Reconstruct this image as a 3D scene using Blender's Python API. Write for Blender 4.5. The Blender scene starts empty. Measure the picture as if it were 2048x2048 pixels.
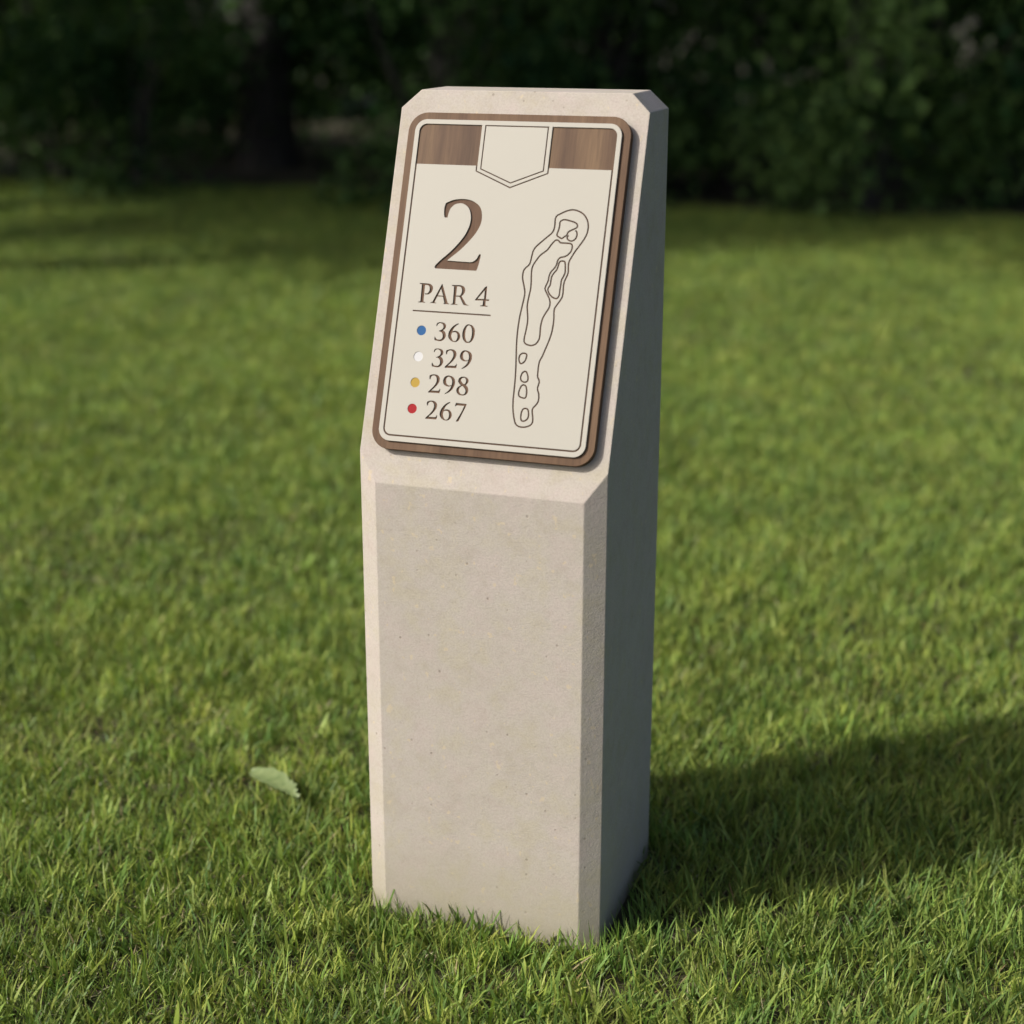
import bpy, bmesh, math, random
import mathutils.geometry
import numpy as np
from mathutils import Vector, Matrix

scene = bpy.context.scene
COL = scene.collection

# ------------------------------------------------------------------ camera
CAM = Vector((0.6514, -1.7425, 1.1552))
YAW, PITCH = -0.3355, -0.30425
fwd = Vector((math.sin(YAW) * math.cos(PITCH), math.cos(YAW) * math.cos(PITCH), math.sin(PITCH)))
right = Vector((math.cos(YAW), -math.sin(YAW), 0))
up = right.cross(fwd)
cam_data = bpy.data.cameras.new("camera")
cam = bpy.data.objects.new("camera", cam_data)
COL.objects.link(cam)
cam.matrix_world = Matrix(((right.x, up.x, -fwd.x, CAM.x), (right.y, up.y, -fwd.y, CAM.y),
                           (right.z, up.z, -fwd.z, CAM.z), (0, 0, 0, 1)))
cam_data.sensor_width = 36
cam_data.lens = 57.362
cam_data.clip_start = 0.05
cam_data.clip_end = 400
cam_data.dof.use_dof = True
cam_data.dof.focus_distance = 2.0
cam_data.dof.aperture_fstop = 2.5
cam_data.dof.aperture_blades = 0
scene.camera = cam

# ------------------------------------------------------------------ sky, sun, exposure
SUN_EL = math.radians(38)
sh = Vector((-0.78, -0.625, 0)).normalized()
S = Vector((sh.x * math.cos(SUN_EL), sh.y * math.cos(SUN_EL), math.sin(SUN_EL)))   # towards the sun
world = bpy.data.worlds.new("World")
scene.world = world
world.use_nodes = True
wn = world.node_tree
bg = wn.nodes["Background"]
sky = wn.nodes.new("ShaderNodeTexSky")
sky.sky_type = 'NISHITA'
sky.sun_disc = False
sky.sun_elevation = SUN_EL
sky.dust_density = 3.5
sky.air_density = 0.5
sky.ozone_density = 0.2
sky.sun_rotation = math.atan2(sh.x, sh.y)
wn.links.new(sky.outputs[0], bg.inputs[0])
bg.inputs[1].default_value = 0.108
sun_data = bpy.data.lights.new("sun", 'SUN')
sun_data.energy = 2.85
sun_data.angle = math.radians(0.5)
sun_data.color = (1.0, 0.965, 0.92)
sun = bpy.data.objects.new("sun", sun_data)
sun.rotation_euler = (-S).to_track_quat('-Z', 'Y').to_euler()
sun.location = S * 20
COL.objects.link(sun)
scene.view_settings.view_transform = 'Standard'
scene.view_settings.look = 'None'
scene.view_settings.gamma = 1
scene.view_settings.exposure = 0.74
cy = scene.cycles
cy.max_bounces = 7
cy.diffuse_bounces = 3
cy.glossy_bounces = 2
cy.transmission_bounces = 4
cy.use_denoising = True
cy.caustics_reflective = False
cy.caustics_refractive = False

# ------------------------------------------------------------------ helpers
rng = np.random.default_rng(7)
random.seed(7)

def tag(o, label=None, cat=None, group=None, kind=None):
    for k, v in (("label", label), ("category", cat), ("group", group), ("kind", kind)):
        if v: o[k] = v
    return o

def link(name, me, mat=None, parent=None):
    o = bpy.data.objects.new(name, me)
    COL.objects.link(o)
    if mat and not me.materials: me.materials.append(mat)
    if parent: o.parent = parent
    return o

def mesh_np(name, verts, faces, attrs=None, smooth=False):
    """faces: list of index lists (uniform length arrays allowed)"""
    me = bpy.data.meshes.new(name)
    v = np.asarray(verts, np.float32)
    me.vertices.add(len(v))
    me.vertices.foreach_set("co", v.ravel())
    if len(faces):
        sizes = np.concatenate([np.full(len(f), f.shape[1], np.int32) for f in faces])
        idx = np.concatenate([f.ravel() for f in faces]).astype(np.int32)
        me.loops.add(len(idx))
        me.loops.foreach_set("vertex_index", idx)
        me.polygons.add(len(sizes))
        st = np.zeros(len(sizes), np.int32); st[1:] = np.cumsum(sizes)[:-1]
        me.polygons.foreach_set("loop_start", st)
        me.polygons.foreach_set("loop_total", sizes)
        me.polygons.foreach_set("use_smooth", np.full(len(sizes), smooth))
    for n, (typ, dat) in (attrs or {}).items():
        a = me.attributes.new(n, typ, 'POINT')
        key = {"FLOAT": "value", "INT": "value", "FLOAT_VECTOR": "vector", "FLOAT_COLOR": "color"}[typ]
        a.data.foreach_set(key, np.asarray(dat, np.int32 if typ == "INT" else np.float32).ravel())
    me.update()
    me.validate()
    return me

class NT:
    """tiny node builder"""
    def __init__(s, name):
        s.m = bpy.data.materials.new(name)
        s.m.use_nodes = True
        s.t = s.m.node_tree
        s.b = s.t.nodes["Principled BSDF"]
        s.out = s.t.nodes["Material Output"]
    def n(s, typ, **kw):
        nd = s.t.nodes.new("ShaderNode" + typ)
        for k, v in kw.items(): setattr(nd, k, v)
        return nd
    def l(s, a, b): s.t.links.new(a, b)
    def coord(s, scale=(1, 1, 1), which="Object"):
        c = s.n("TexCoord"); mp = s.n("Mapping")
        mp.inputs["Scale"].default_value = scale
        s.l(c.outputs[which], mp.inputs[0])
        return mp.outputs[0]
    def noise(s, vec, scale, detail=4, rough=.6):
        nd = s.n("TexNoise")
        nd.inputs["Scale"].default_value = scale
        nd.inputs["Detail"].default_value = detail
        nd.inputs["Roughness"].default_value = rough
        s.l(vec, nd.inputs["Vector"])
        return nd.outputs["Fac"]
    def ramp(s, fac, stops):
        nd = s.n("ValToRGB")
        e = nd.color_ramp.elements
        while len(e) < len(stops): e.new(.5)
        for el, (p, c) in zip(e, stops):
            el.position = p
            el.color = (*c, 1) if len(c) == 3 else c
        s.l(fac, nd.inputs[0])
        return nd.outputs[0]
    def mix(s, a, b, fac, mode='MIX'):
        nd = s.n("Mix", data_type='RGBA', blend_type=mode)
        for sock, v in ((nd.inputs[0], fac), (nd.inputs[6], a), (nd.inputs[7], b)):
            if isinstance(v, (int, float)): sock.default_value = v
            elif isinstance(v, tuple): sock.default_value = (*v, 1)
            else: s.l(v, sock)
        return nd.outputs[2]
    def bump(s, h, strength, dist=.001):
        nd = s.n("Bump")
        nd.inputs["Strength"].default_value = strength
        nd.inputs["Distance"].default_value = dist
        s.l(h, nd.inputs["Height"])
        s.l(nd.outputs[0], s.b.inputs["Normal"])

# ------------------------------------------------------------------ materials
def mat_stone():
    t = NT("limestone")
    v = t.coord()
    big = t.noise(v, 7, 5, .65)
    mid = t.noise(v, 40, 6, .7)
    fine = t.noise(v, 420, 3, .6)
    base = t.ramp(big, [(.28, (.362, .327, .278)), (.5, (.380, .345, .295)), (.75, (.394, .360, .313))])
    mott = t.ramp(mid, [(.3, (.91, .895, .865)), (.5, (1, 1, 1)), (.72, (1.03, 1.03, 1.02))])
    hue = t.ramp(t.noise(v, 28, 4, .6), [(.34, (1.0, 1.0, .92)), (.5, (1, 1, 1)), (.66, (1.02, .985, 1.01))])
    c = t.mix(base, mott, .8, 'MULTIPLY')
    c = t.mix(c, hue, .9, 'MULTIPLY')
    grain = t.ramp(fine, [(.25, (.84, .84, .84)), (.6, (1.04, 1.04, 1.04))])
    c = t.mix(c, grain, .7, 'MULTIPLY')
    # yellowish flecks and thin dark scratches
    fl = t.noise(t.coord((1, 1, .8)), 95, 3, .5)
    fmask = t.ramp(fl, [(.655, (0, 0, 0)), (.70, (1, 1, 1))])
    c = t.mix(c, (.47, .39, .26), t.mix((0, 0, 0), fmask, .55), 'MIX')
    sv = t.coord((1.5, 1.5, .45))
    scr = t.ramp(t.noise(sv, 140, 2, .5), [(.70, (0, 0, 0)), (.745, (1, 1, 1))])
    c = t.mix(c, (.33, .29, .23), t.mix((0, 0, 0), scr, .35))
    # sparse round pin holes
    vo = t.n("TexVoronoi"); vo.inputs["Scale"].default_value = 78
    t.l(v, vo.inputs["Vector"])
    pit = t.n("MapRange"); pit.inputs[1].default_value = .09; pit.inputs[2].default_value = .16
    pit.inputs[3].default_value = 1; pit.inputs[4].default_value = 0
    t.l(vo.outputs["Distance"], pit.inputs[0])
    sel = t.n("MapRange"); sel.inputs[1].default_value = .70; sel.inputs[2].default_value = .95
    sepc = t.n("SeparateColor"); t.l(vo.outputs["Color"], sepc.inputs[0]); t.l(sepc.outputs[0], sel.inputs[0])
    pm = t.n("Math", operation='MULTIPLY'); t.l(pit.outputs[0], pm.inputs[0]); t.l(sel.outputs[0], pm.inputs[1])
    pm2 = t.n("Math", operation='MULTIPLY'); t.l(pm.outputs[0], pm2.inputs[0]); pm2.inputs[1].default_value = .62
    c = t.mix(c, (.17, .145, .11), pm2.outputs[0])
    # damp, slightly soiled foot of the stone
    sx = t.n("SeparateXYZ"); t.l(v, sx.inputs[0])
    ft = t.n("MapRange"); ft.inputs[1].default_value = .0; ft.inputs[2].default_value = .13
    ft.inputs[3].default_value = .95; ft.inputs[4].default_value = 0
    t.l(sx.outputs[2], ft.inputs[0])
    fm = t.n("Math", operation='MULTIPLY'); t.l(ft.outputs[0], fm.inputs[0]); t.l(mid, fm.inputs[1])
    c = t.mix(c, (.24, .22, .12), fm.outputs[0])
    t.l(c, t.b.inputs["Base Color"])
    t.b.inputs["Roughness"].default_value = .88
    t.b.inputs["Specular IOR Level"].default_value = .25
    rg = t.n("Math", operation='MULTIPLY_ADD'); t.l(t.noise(v, 120, 4, .7), rg.inputs[0]); rg.inputs[1].default_value = 1.5; t.l(fine, rg.inputs[2])
    hh = t.n("Math", operation='SUBTRACT'); t.l(rg.outputs[0], hh.inputs[0])
    pp = t.n("Math", operation='MULTIPLY'); t.l(pm.outputs[0], pp.inputs[0]); pp.inputs[1].default_value = 1.4
    t.l(pp.outputs[0], hh.inputs[1])
    t.bump(hh.outputs[0], .2, .0014)
    return t.m

def mat_wood(name, dark, mid, light, seed=0.0, rough=.62):
    t = NT(name)
    c = t.n("TexCoord"); mp = t.n("Mapping")
    mp.inputs["Scale"].default_value = (1, .055, .35)
    mp.inputs["Location"].default_value = (seed, seed * .3, 0)
    t.l(c.outputs["Object"], mp.inputs[0])
    g1 = t.noise(mp.outputs[0], 38, 5, .6)
    g2 = t.noise(mp.outputs[0], 330, 3, .7)
    col = t.ramp(g1, [(.28, dark), (.5, mid), (.72, light)])
    st = t.ramp(g2, [(.3, (.72, .70, .68)), (.55, (1, 1, 1)), (.8, (1.08, 1.06, 1.02))])
    col = t.mix(col, st, .75, 'MULTIPLY')
    t.l(col, t.b.inputs["Base Color"])
    t.b.inputs["Roughness"].default_value = rough
    t.b.inputs["Specular IOR Level"].default_value = .22
    t.bump(g2, .12, .0004)
    return t.m

def mat_plain(name, col, rough=.45, var=.0, scale=60, bump=0.0, spec=.5):
    t = NT(name)
    if var or bump:
        v = t.coord()
        n = t.noise(v, scale, 4, .6)
        d = tuple(x * (1 - var) for x in col); l_ = tuple(min(1, x * (1 + var)) for x in col)
        t.l(t.ramp(n, [(.3, d), (.7, l_)]), t.b.inputs["Base Color"])
        if bump: t.bump(t.noise(v, scale * 9, 3), bump, .0005)
    else:
        t.b.inputs["Base Color"].default_value = (*col, 1)
    t.b.inputs["Roughness"].default_value = rough
    t.b.inputs["Specular IOR Level"].default_value = spec
    return t.m

def mat_leafy(name, lo, hi, attr=None, transl=.3, rough=.55, patch=None, spec=.35):
    """leaf / blade: principled + translucent, colour varied per leaf and per plant"""
    t = NT(name)
    if attr:
        a = t.n("Attribute", attribute_name=attr)
        col = a.outputs["Color"]
    else:
        a = t.n("Attribute", attribute_name="tint")
        col = t.ramp(a.outputs["Fac"], [(0, lo), (1, hi)])
    oi = t.n("ObjectInfo")
    hs = t.n("HueSaturation")
    mr = t.n("MapRange"); mr.inputs[3].default_value = .78; mr.inputs[4].default_value = 1.18
    t.l(oi.outputs["Random"], mr.inputs[0]); t.l(mr.outputs[0], hs.inputs["Value"])
    mr2 = t.n("MapRange"); mr2.inputs[3].default_value = .488; mr2.inputs[4].default_value = .510
    mm = t.n("Math", operation='FRACT'); mu = t.n("Math", operation='MULTIPLY'); mu.inputs[1].default_value = 17.3
    t.l(oi.outputs["Random"], mu.inputs[0]); t.l(mu.outputs[0], mm.inputs[0]); t.l(mm.outputs[0], mr2.inputs[0])
    t.l(mr2.outputs[0], hs.inputs["Hue"])
    t.l(col, hs.inputs["Color"])
    col = hs.outputs[0]
    if patch:
        g = t.n("NewGeometry")
        n1 = t.noise(g.outputs["Position"], patch[0], 4, .6)
        pr = t.ramp(n1, [(.3, patch[1]), (.7, patch[2])])
        col = t.mix(col, pr, 1.0, 'MULTIPLY')
        n2 = t.noise(g.outputs["Position"], patch[0] * 9, 3, .6)
        pr2 = t.ramp(n2, [(.33, (.78, .81, .78)), (.67, (1.2, 1.17, 1.12))])
        col = t.mix(col, pr2, 1.0, 'MULTIPLY')
    t.l(col, t.b.inputs["Base Color"])
    t.b.inputs["Roughness"].default_value = rough
    t.b.inputs["Specular IOR Level"].default_value = spec
    tr = t.n("BsdfTranslucent")
    sat = t.mix(col, (1.12, 1.2, .72), 1.0, 'MULTIPLY')
    t.l(sat, tr.inputs["Color"])
    ms = t.n("MixShader"); ms.inputs[0].default_value = transl
    t.l(t.b.outputs[0], ms.inputs[1]); t.l(tr.outputs[0], ms.inputs[2])
    t.l(ms.outputs[0], t.out.inputs["Surface"])
    return t.m

def mat_ground():
    t = NT("thatch and soil")
    g = t.n("NewGeometry")
    a = t.noise(g.outputs["Position"], 3, 5, .65)
    b = t.noise(g.outputs["Position"], 90, 5, .7)
    c = t.ramp(a, [(.3, (.024, .026, .010)), (.7, (.048, .046, .018))])
    d = t.ramp(b, [(.3, (.55, .5, .45)), (.7, (1.35, 1.2, 1.0))])
    t.l(t.mix(c, d, 1.0, 'MULTIPLY'), t.b.inputs["Base Color"])
    t.b.inputs["Roughness"].default_value = .95
    t.bump(b, .6, .01)
    return t.m

def mat_bark():
    t = NT("bark")
    v = t.coord((1, 1, .25))
    n = t.noise(v, 22, 6, .7)
    t.l(t.ramp(n, [(.3, (.022, .020, .016)), (.7, (.07, .063, .054))]), t.b.inputs["Base Color"])
    t.b.inputs["Roughness"].default_value = .9
    t.bump(n, .7, .02)
    return t.m

M_STONE = mat_stone()
M_WOOD = mat_wood("walnut board", (.074, .040, .020), (.108, .062, .033), (.142, .088, .048), 1.7)
M_BAND = mat_wood("walnut band", (.056, .031, .018), (.098, .057, .031), (.152, .095, .050), 6.1, .60)
M_INLAY = mat_wood("dark walnut inlay", (.076, .040, .021), (.090, .049, .026), (.104, .058, .032), 3.3, .65)
M_LINE = mat_wood("engraved line", (.050, .026, .013), (.060, .032, .016), (.070, .038, .02), 5.3, .6)
M_CREAM = mat_plain("cream panel", (.356, .339, .286), .55, .012, 9, 0.0, .28)
M_BARK = mat_bark()
M_GROUND = mat_ground()

# ------------------------------------------------------------------ outlines of the writing and the course map (mm on the slanted face)
NUM2 = [[(-78.9,343.8,1),(-71.5,347.2,0),(-64.2,349.0,0),(-56.8,349.5,0),(-50.8,349.0,0),(-44.0,347.1,0),(-37.0,342.9,0),(-32.9,337.4,0),(-30.9,329.9,0),(-31.0,322.4,0),(-33.1,315.2,0),(-37.5,307.0,0),(-44.7,297.4,0),(-53.9,287.3,0),(-62.8,279.3,0),(-68.9,273.9,1),(-57.1,273.6,0),(-44.6,273.4,0),(-38.2,273.4,0),(-33.9,275.1,0),(-30.9,278.5,0),(-29.2,282.4,0),(-28.1,283.5,0),(-26.7,282.5,0),(-27.4,274.5,0),(-28.9,266.9,0),(-30.1,263.5,1),(-82.2,263.6,1),(-83.6,264.9,0),(-82.7,267.8,0),(-77.2,273.8,0),(-66.0,284.6,0),(-57.3,294.7,0),(-50.6,304.5,0),(-46.7,313.2,0),(-44.9,320.3,0),(-44.8,327.4,0),(-46.4,334.0,0),(-49.2,339.1,0),(-53.4,342.4,0),(-58.1,344.2,0),(-62.6,344.0,0),(-67.4,342.4,0),(-71.4,338.6,0),(-73.8,333.3,0),(-74.9,326.1,1),(-78.4,326.2,1),(-79.6,329.7,0),(-80.2,335.4,0),(-79.9,340.2,0)]]
PAR4 = [
 [(-100.1,244.8,1),(-93.7,244.8,1),(-87.7,244.5,0),(-84.3,243.0,0),(-82.6,240.0,0),(-83.1,235.7,0),(-85.7,232.5,0),(-89.3,231.3,0),(-92.1,231.5,1),(-92.1,232.4,1),(-88.9,232.8,0),(-86.8,235.5,0),(-86.5,238.5,0),(-87.6,241.3,0),(-89.6,242.7,0),(-93.2,242.8,1),(-92.7,222.5,1),(-90.2,221.9,1),(-90.2,221.3,1),(-99.5,221.2,1),(-99.4,221.8,1),(-96.7,222.5,1),(-97.2,243.3,1),(-99.9,243.9,1)],
 [(-71.4,245.1,1),(-70.7,244.7,1),(-61.3,222.3,1),(-59.1,221.9,1),(-59.2,221.2,1),(-66.5,221.2,1),(-66.5,221.8,1),(-65.5,222.3,1),(-68.3,229.9,1),(-75.6,229.8,1),(-78.4,222.4,1),(-76.0,222.0,1),(-76.1,221.4,1),(-83.7,221.4,1),(-83.6,221.9,1),(-81.2,222.7,1)],
 [(-71.9,239.4,1),(-68.1,231.0,1),(-75.0,231.0,1)],
 [(-58.5,244.7,1),(-52.5,244.8,1),(-47.7,244.9,0),(-43.3,243.5,0),(-41.2,240.6,0),(-41.1,237.1,0),(-42.6,234.0,0),(-44.7,231.9,1),(-42.2,228.5,0),(-38.6,223.7,0),(-36.9,222.2,0),(-34.7,221.8,1),(-34.7,221.1,1),(-39.9,221.3,0),(-42.3,223.5,0),(-45.3,228.3,0),(-47.4,231.0,1),(-51.8,230.9,1),(-51.5,222.2,1),(-48.5,221.7,1),(-48.5,221.1,1),(-57.2,221.0,1),(-57.2,221.6,1),(-54.7,222.5,1),(-55.6,243.1,1),(-58.4,243.8,1)],
 [(-51.9,243.3,1),(-48.0,243.2,0),(-46.0,241.8,0),(-44.9,238.9,0),(-45.2,235.3,0),(-46.4,232.8,0),(-48.2,232.2,0),(-51.7,232.2,1)],
 [(-13.7,245.6,1),(-13.3,229.9,1),(-9.1,229.9,1),(-9.4,228.1,1),(-13.4,228.1,1),(-13.1,222.5,1),(-10.2,221.8,1),(-10.4,221.1,1),(-19.6,221.2,1),(-19.5,221.9,1),(-16.6,222.6,1),(-16.6,228.1,1),(-27.0,227.9,1),(-27.0,228.7,1),(-16.0,244.6,1)],
 [(-16.0,240.8,1),(-15.8,229.9,1),(-24.1,229.9,1)]]
YARDS = [
 [[(-72.0,193.9,1),(-72.2,195.4,0),(-71.5,197.4,0),(-69.5,198.5,0),(-66.8,198.8,0),(-62.9,198.2,0),(-60.6,196.4,0),(-59.8,194.0,0),(-60.7,191.3,0),(-63.0,189.4,1),(-60.4,187.4,0),(-58.9,184.4,0),(-58.9,181.3,0),(-60.4,178.6,0),(-63.4,176.4,0),(-67.1,176.0,0),(-72.4,176.9,1),(-72.9,179.1,0),(-72.7,181.1,1),(-72.2,180.9,1),(-71.5,179.6,0),(-69.7,178.2,0),(-66.8,177.6,0),(-64.6,178.1,0),(-62.7,180.2,0),(-62.7,183.3,0),(-63.9,185.8,0),(-66.2,187.4,0),(-68.1,187.7,1),(-68.0,188.4,1),(-65.6,189.5,0),(-63.5,191.6,0),(-63.1,194.2,0),(-64.3,196.4,0),(-66.6,197.5,0),(-68.9,197.5,0),(-70.6,196.2,0),(-71.2,194.2,1)],
  [(-44.3,198.8,1),(-43.8,198.1,1),(-47.0,195.8,0),(-49.6,192.5,0),(-50.9,188.6,1),(-47.4,189.7,0),(-43.3,188.5,0),(-40.7,185.4,0),(-40.2,182.3,0),(-41.4,179.0,0),(-44.1,176.8,0),(-47.5,176.1,0),(-51.4,177.4,0),(-54.6,180.3,0),(-55.7,183.7,0),(-55.3,187.7,0),(-53.7,191.3,0),(-50.5,195.3,0),(-47.0,197.7,0)],
  [(-51.3,187.2,1),(-50.0,187.7,0),(-47.2,188.0,0),(-44.9,186.6,0),(-43.8,183.6,0),(-43.9,180.3,0),(-45.2,177.9,0),(-47.2,177.3,0),(-49.2,178.0,0),(-51.0,181.0,0),(-51.8,184.0,0)],
  [(-30.9,198.5,0),(-26.4,197.2,0),(-23.1,193.3,0),(-22.4,189.0,0),(-22.9,182.8,0),(-25.1,178.3,0),(-29.0,176.2,0),(-32.8,176.7,0),(-36.2,180.2,0),(-37.8,184.9,0),(-37.7,190.2,0),(-36.0,195.1,0),(-33.6,197.9,0)],
  [(-30.6,197.4,0),(-28.0,195.6,0),(-26.3,191.8,0),(-25.8,187.4,0),(-26.1,182.6,0),(-27.5,178.6,0),(-29.7,177.5,0),(-31.9,178.7,0),(-33.8,183.0,0),(-34.4,187.7,0),(-34.1,192.6,0),(-32.7,196.2,0)]],
 [[(-71.3,162.1,1),(-71.5,163.6,0),(-70.8,165.6,0),(-68.8,166.7,0),(-66.1,167.0,0),(-62.3,166.4,0),(-59.9,164.6,0),(-59.2,162.3,0),(-60.0,159.6,0),(-62.3,157.7,1),(-59.7,155.6,0),(-58.3,152.7,0),(-58.3,149.6,0),(-59.8,146.9,0),(-62.8,144.7,0),(-66.4,144.3,0),(-71.7,145.1,1),(-72.2,147.3,0),(-72.0,149.3,1),(-71.5,149.1,1),(-70.9,147.8,0),(-69.1,146.4,0),(-66.2,145.9,0),(-63.9,146.3,0),(-62.1,148.4,0),(-62.0,151.5,0),(-63.3,154.1,0),(-65.6,155.7,0),(-67.5,156.0,1),(-67.3,156.6,1),(-64.9,157.7,0),(-62.8,159.8,0),(-62.5,162.5,0),(-63.7,164.6,0),(-65.9,165.8,0),(-68.3,165.7,0),(-70.0,164.4,0),(-70.5,162.4,1)],
  [(-55.8,165.3,1),(-53.8,166.3,0),(-51.9,166.9,0),(-49.9,167.1,0),(-48.2,167.1,0),(-46.3,166.7,0),(-44.4,165.7,0),(-43.1,164.3,0),(-42.4,162.3,0),(-42.3,160.4,0),(-42.7,158.5,0),(-43.7,156.3,0),(-45.5,153.7,0),(-47.8,151.0,0),(-50.1,148.8,0),(-51.6,147.3,1),(-48.4,147.3,0),(-45.0,147.4,0),(-43.2,147.5,0),(-42.1,148.0,0),(-41.3,148.9,0),(-40.9,150.0,0),(-40.7,150.3,0),(-40.3,150.0,0),(-40.3,147.9,0),(-40.5,145.9,0),(-40.8,145.0,1),(-55.0,144.5,1),(-55.4,144.8,0),(-55.2,145.6,0),(-53.9,147.2,0),(-51.1,150.1,0),(-48.9,152.8,0),(-47.3,155.5,0),(-46.4,157.8,0),(-46.0,159.7,0),(-46.1,161.5,0),(-46.7,163.2,0),(-47.6,164.5,0),(-48.8,165.3,0),(-50.1,165.7,0),(-51.3,165.6,0),(-52.6,165.1,0),(-53.6,164.1,0),(-54.2,162.7,0),(-54.3,160.8,1),(-55.3,160.8,1),(-55.7,161.7,0),(-55.9,163.1,0),(-56.0,164.4,0)],
  [(-31.1,167.1,0),(-26.4,166.0,0),(-23.2,163.2,0),(-22.3,159.7,0),(-22.7,155.4,0),(-24.9,150.8,0),(-28.1,147.3,0),(-33.3,144.5,1),(-33.8,145.0,1),(-30.1,148.3,0),(-27.5,151.5,0),(-26.3,154.9,1),(-29.9,153.9,0),(-33.7,154.6,0),(-36.5,156.8,0),(-37.6,160.0,0),(-36.5,164.2,0),(-34.0,166.5,0)],
  [(-30.7,165.6,0),(-28.0,164.2,0),(-26.4,161.6,0),(-25.9,158.6,0),(-26.1,156.1,1),(-28.0,155.2,0),(-30.1,155.3,0),(-32.6,156.8,0),(-33.7,159.4,0),(-33.8,162.7,0),(-32.7,164.9,0)]],
 [[(-73.0,133.9,1),(-71.1,134.8,0),(-69.2,135.3,0),(-67.2,135.5,0),(-65.6,135.4,0),(-63.7,135.0,0),(-61.7,134.0,0),(-60.5,132.6,0),(-59.8,130.7,0),(-59.7,128.7,0),(-60.1,126.8,0),(-61.1,124.7,0),(-62.8,122.2,0),(-65.1,119.5,0),(-67.3,117.4,0),(-68.8,115.9,1),(-65.7,115.9,0),(-62.3,116.0,0),(-60.5,116.0,0),(-59.4,116.5,0),(-58.7,117.4,0),(-58.3,118.4,0),(-58.0,118.7,0),(-57.6,118.4,0),(-57.7,116.4,0),(-57.9,114.4,0),(-58.1,113.5,1),(-72.1,113.2,1),(-72.6,113.5,0),(-72.4,114.3,0),(-71.0,115.9,0),(-68.3,118.7,0),(-66.2,121.4,0),(-64.6,123.9,0),(-63.7,126.2,0),(-63.4,128.1,0),(-63.5,129.9,0),(-64.0,131.6,0),(-64.9,132.9,0),(-66.1,133.7,0),(-67.4,134.1,0),(-68.6,134.0,0),(-69.9,133.6,0),(-70.9,132.6,0),(-71.4,131.2,0),(-71.5,129.3,1),(-72.5,129.3,1),(-72.9,130.2,0),(-73.1,131.7,0),(-73.2,132.9,0)],
  [(-48.7,135.5,0),(-43.9,134.4,0),(-40.8,131.6,0),(-39.9,128.2,0),(-40.2,123.8,0),(-42.4,119.2,0),(-45.7,115.7,0),(-50.9,112.8,1),(-51.3,113.4,1),(-47.7,116.6,0),(-45.1,119.9,0),(-43.9,123.3,1),(-47.4,122.2,0),(-51.3,122.9,0),(-54.1,125.1,0),(-55.2,128.3,0),(-54.1,132.6,0),(-51.6,134.8,0)],
  [(-48.3,134.0,0),(-45.5,132.5,0),(-43.9,130.0,0),(-43.4,127.0,0),(-43.6,124.5,1),(-45.5,123.6,0),(-47.6,123.6,0),(-50.1,125.2,0),(-51.3,127.7,0),(-51.4,131.0,0),(-50.3,133.3,0)],
  [(-29.8,135.4,0),(-25.5,134.4,0),(-23.1,131.8,0),(-23.4,128.7,0),(-25.8,125.7,1),(-23.1,123.0,0),(-22.0,119.6,0),(-22.7,116.1,0),(-25.6,113.5,0),(-29.2,112.8,0),(-33.4,113.5,0),(-36.4,116.4,0),(-37.0,119.4,0),(-35.5,122.5,0),(-31.9,125.0,1),(-34.8,127.4,0),(-36.0,129.9,0),(-35.2,133.0,0),(-32.7,134.9,0)],
  [(-29.6,134.2,0),(-27.2,133.2,0),(-25.9,130.7,0),(-26.5,128.2,0),(-27.7,126.6,0),(-30.2,127.7,0),(-32.4,130.2,0),(-32.2,132.6,0)],
  [(-30.4,124.2,0),(-27.6,122.3,0),(-25.5,119.4,0),(-25.5,116.3,0),(-27.3,114.4,0),(-29.9,114.3,0),(-32.4,115.8,0),(-33.7,118.7,0),(-33.1,121.8,0)]],
 [[(-72.1,102.1,1),(-70.3,103.0,0),(-68.4,103.5,0),(-66.4,103.7,0),(-64.8,103.7,0),(-63.0,103.2,0),(-61.1,102.2,0),(-59.9,100.8,0),(-59.2,98.9,0),(-59.2,96.9,0),(-59.6,95.0,0),(-60.7,92.9,0),(-62.5,90.4,0),(-64.7,87.7,0),(-67.0,85.6,0),(-68.5,84.1,1),(-65.4,84.1,0),(-62.1,84.1,0),(-60.4,84.2,0),(-59.3,84.6,0),(-58.5,85.5,0),(-58.1,86.6,0),(-57.8,86.9,0),(-57.4,86.6,0),(-57.5,84.5,0),(-57.8,82.5,0),(-58.1,81.7,1),(-71.9,81.4,1),(-72.2,81.8,0),(-72.1,82.5,0),(-70.7,84.1,0),(-67.9,86.9,0),(-65.8,89.6,0),(-64.1,92.1,0),(-63.2,94.4,0),(-62.8,96.3,0),(-62.9,98.1,0),(-63.4,99.8,0),(-64.3,101.1,0),(-65.4,101.9,0),(-66.7,102.3,0),(-67.9,102.3,0),(-69.1,101.8,0),(-70.1,100.8,0),(-70.7,99.4,0),(-70.8,97.6,1),(-71.8,97.6,1),(-72.1,98.5,0),(-72.4,99.9,0),(-72.4,101.2,0)],
  [(-43.1,103.9,1),(-42.6,103.2,1),(-45.8,100.9,0),(-48.4,97.5,0),(-49.7,93.7,1),(-46.2,94.8,0),(-42.1,93.7,0),(-39.5,90.6,0),(-39.0,87.6,0),(-40.2,84.2,0),(-42.9,82.0,0),(-46.3,81.3,0),(-50.2,82.5,0),(-53.3,85.3,0),(-54.5,88.7,0),(-54.0,92.7,0),(-52.4,96.3,0),(-49.2,100.3,0),(-45.8,102.8,0)],
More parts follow.
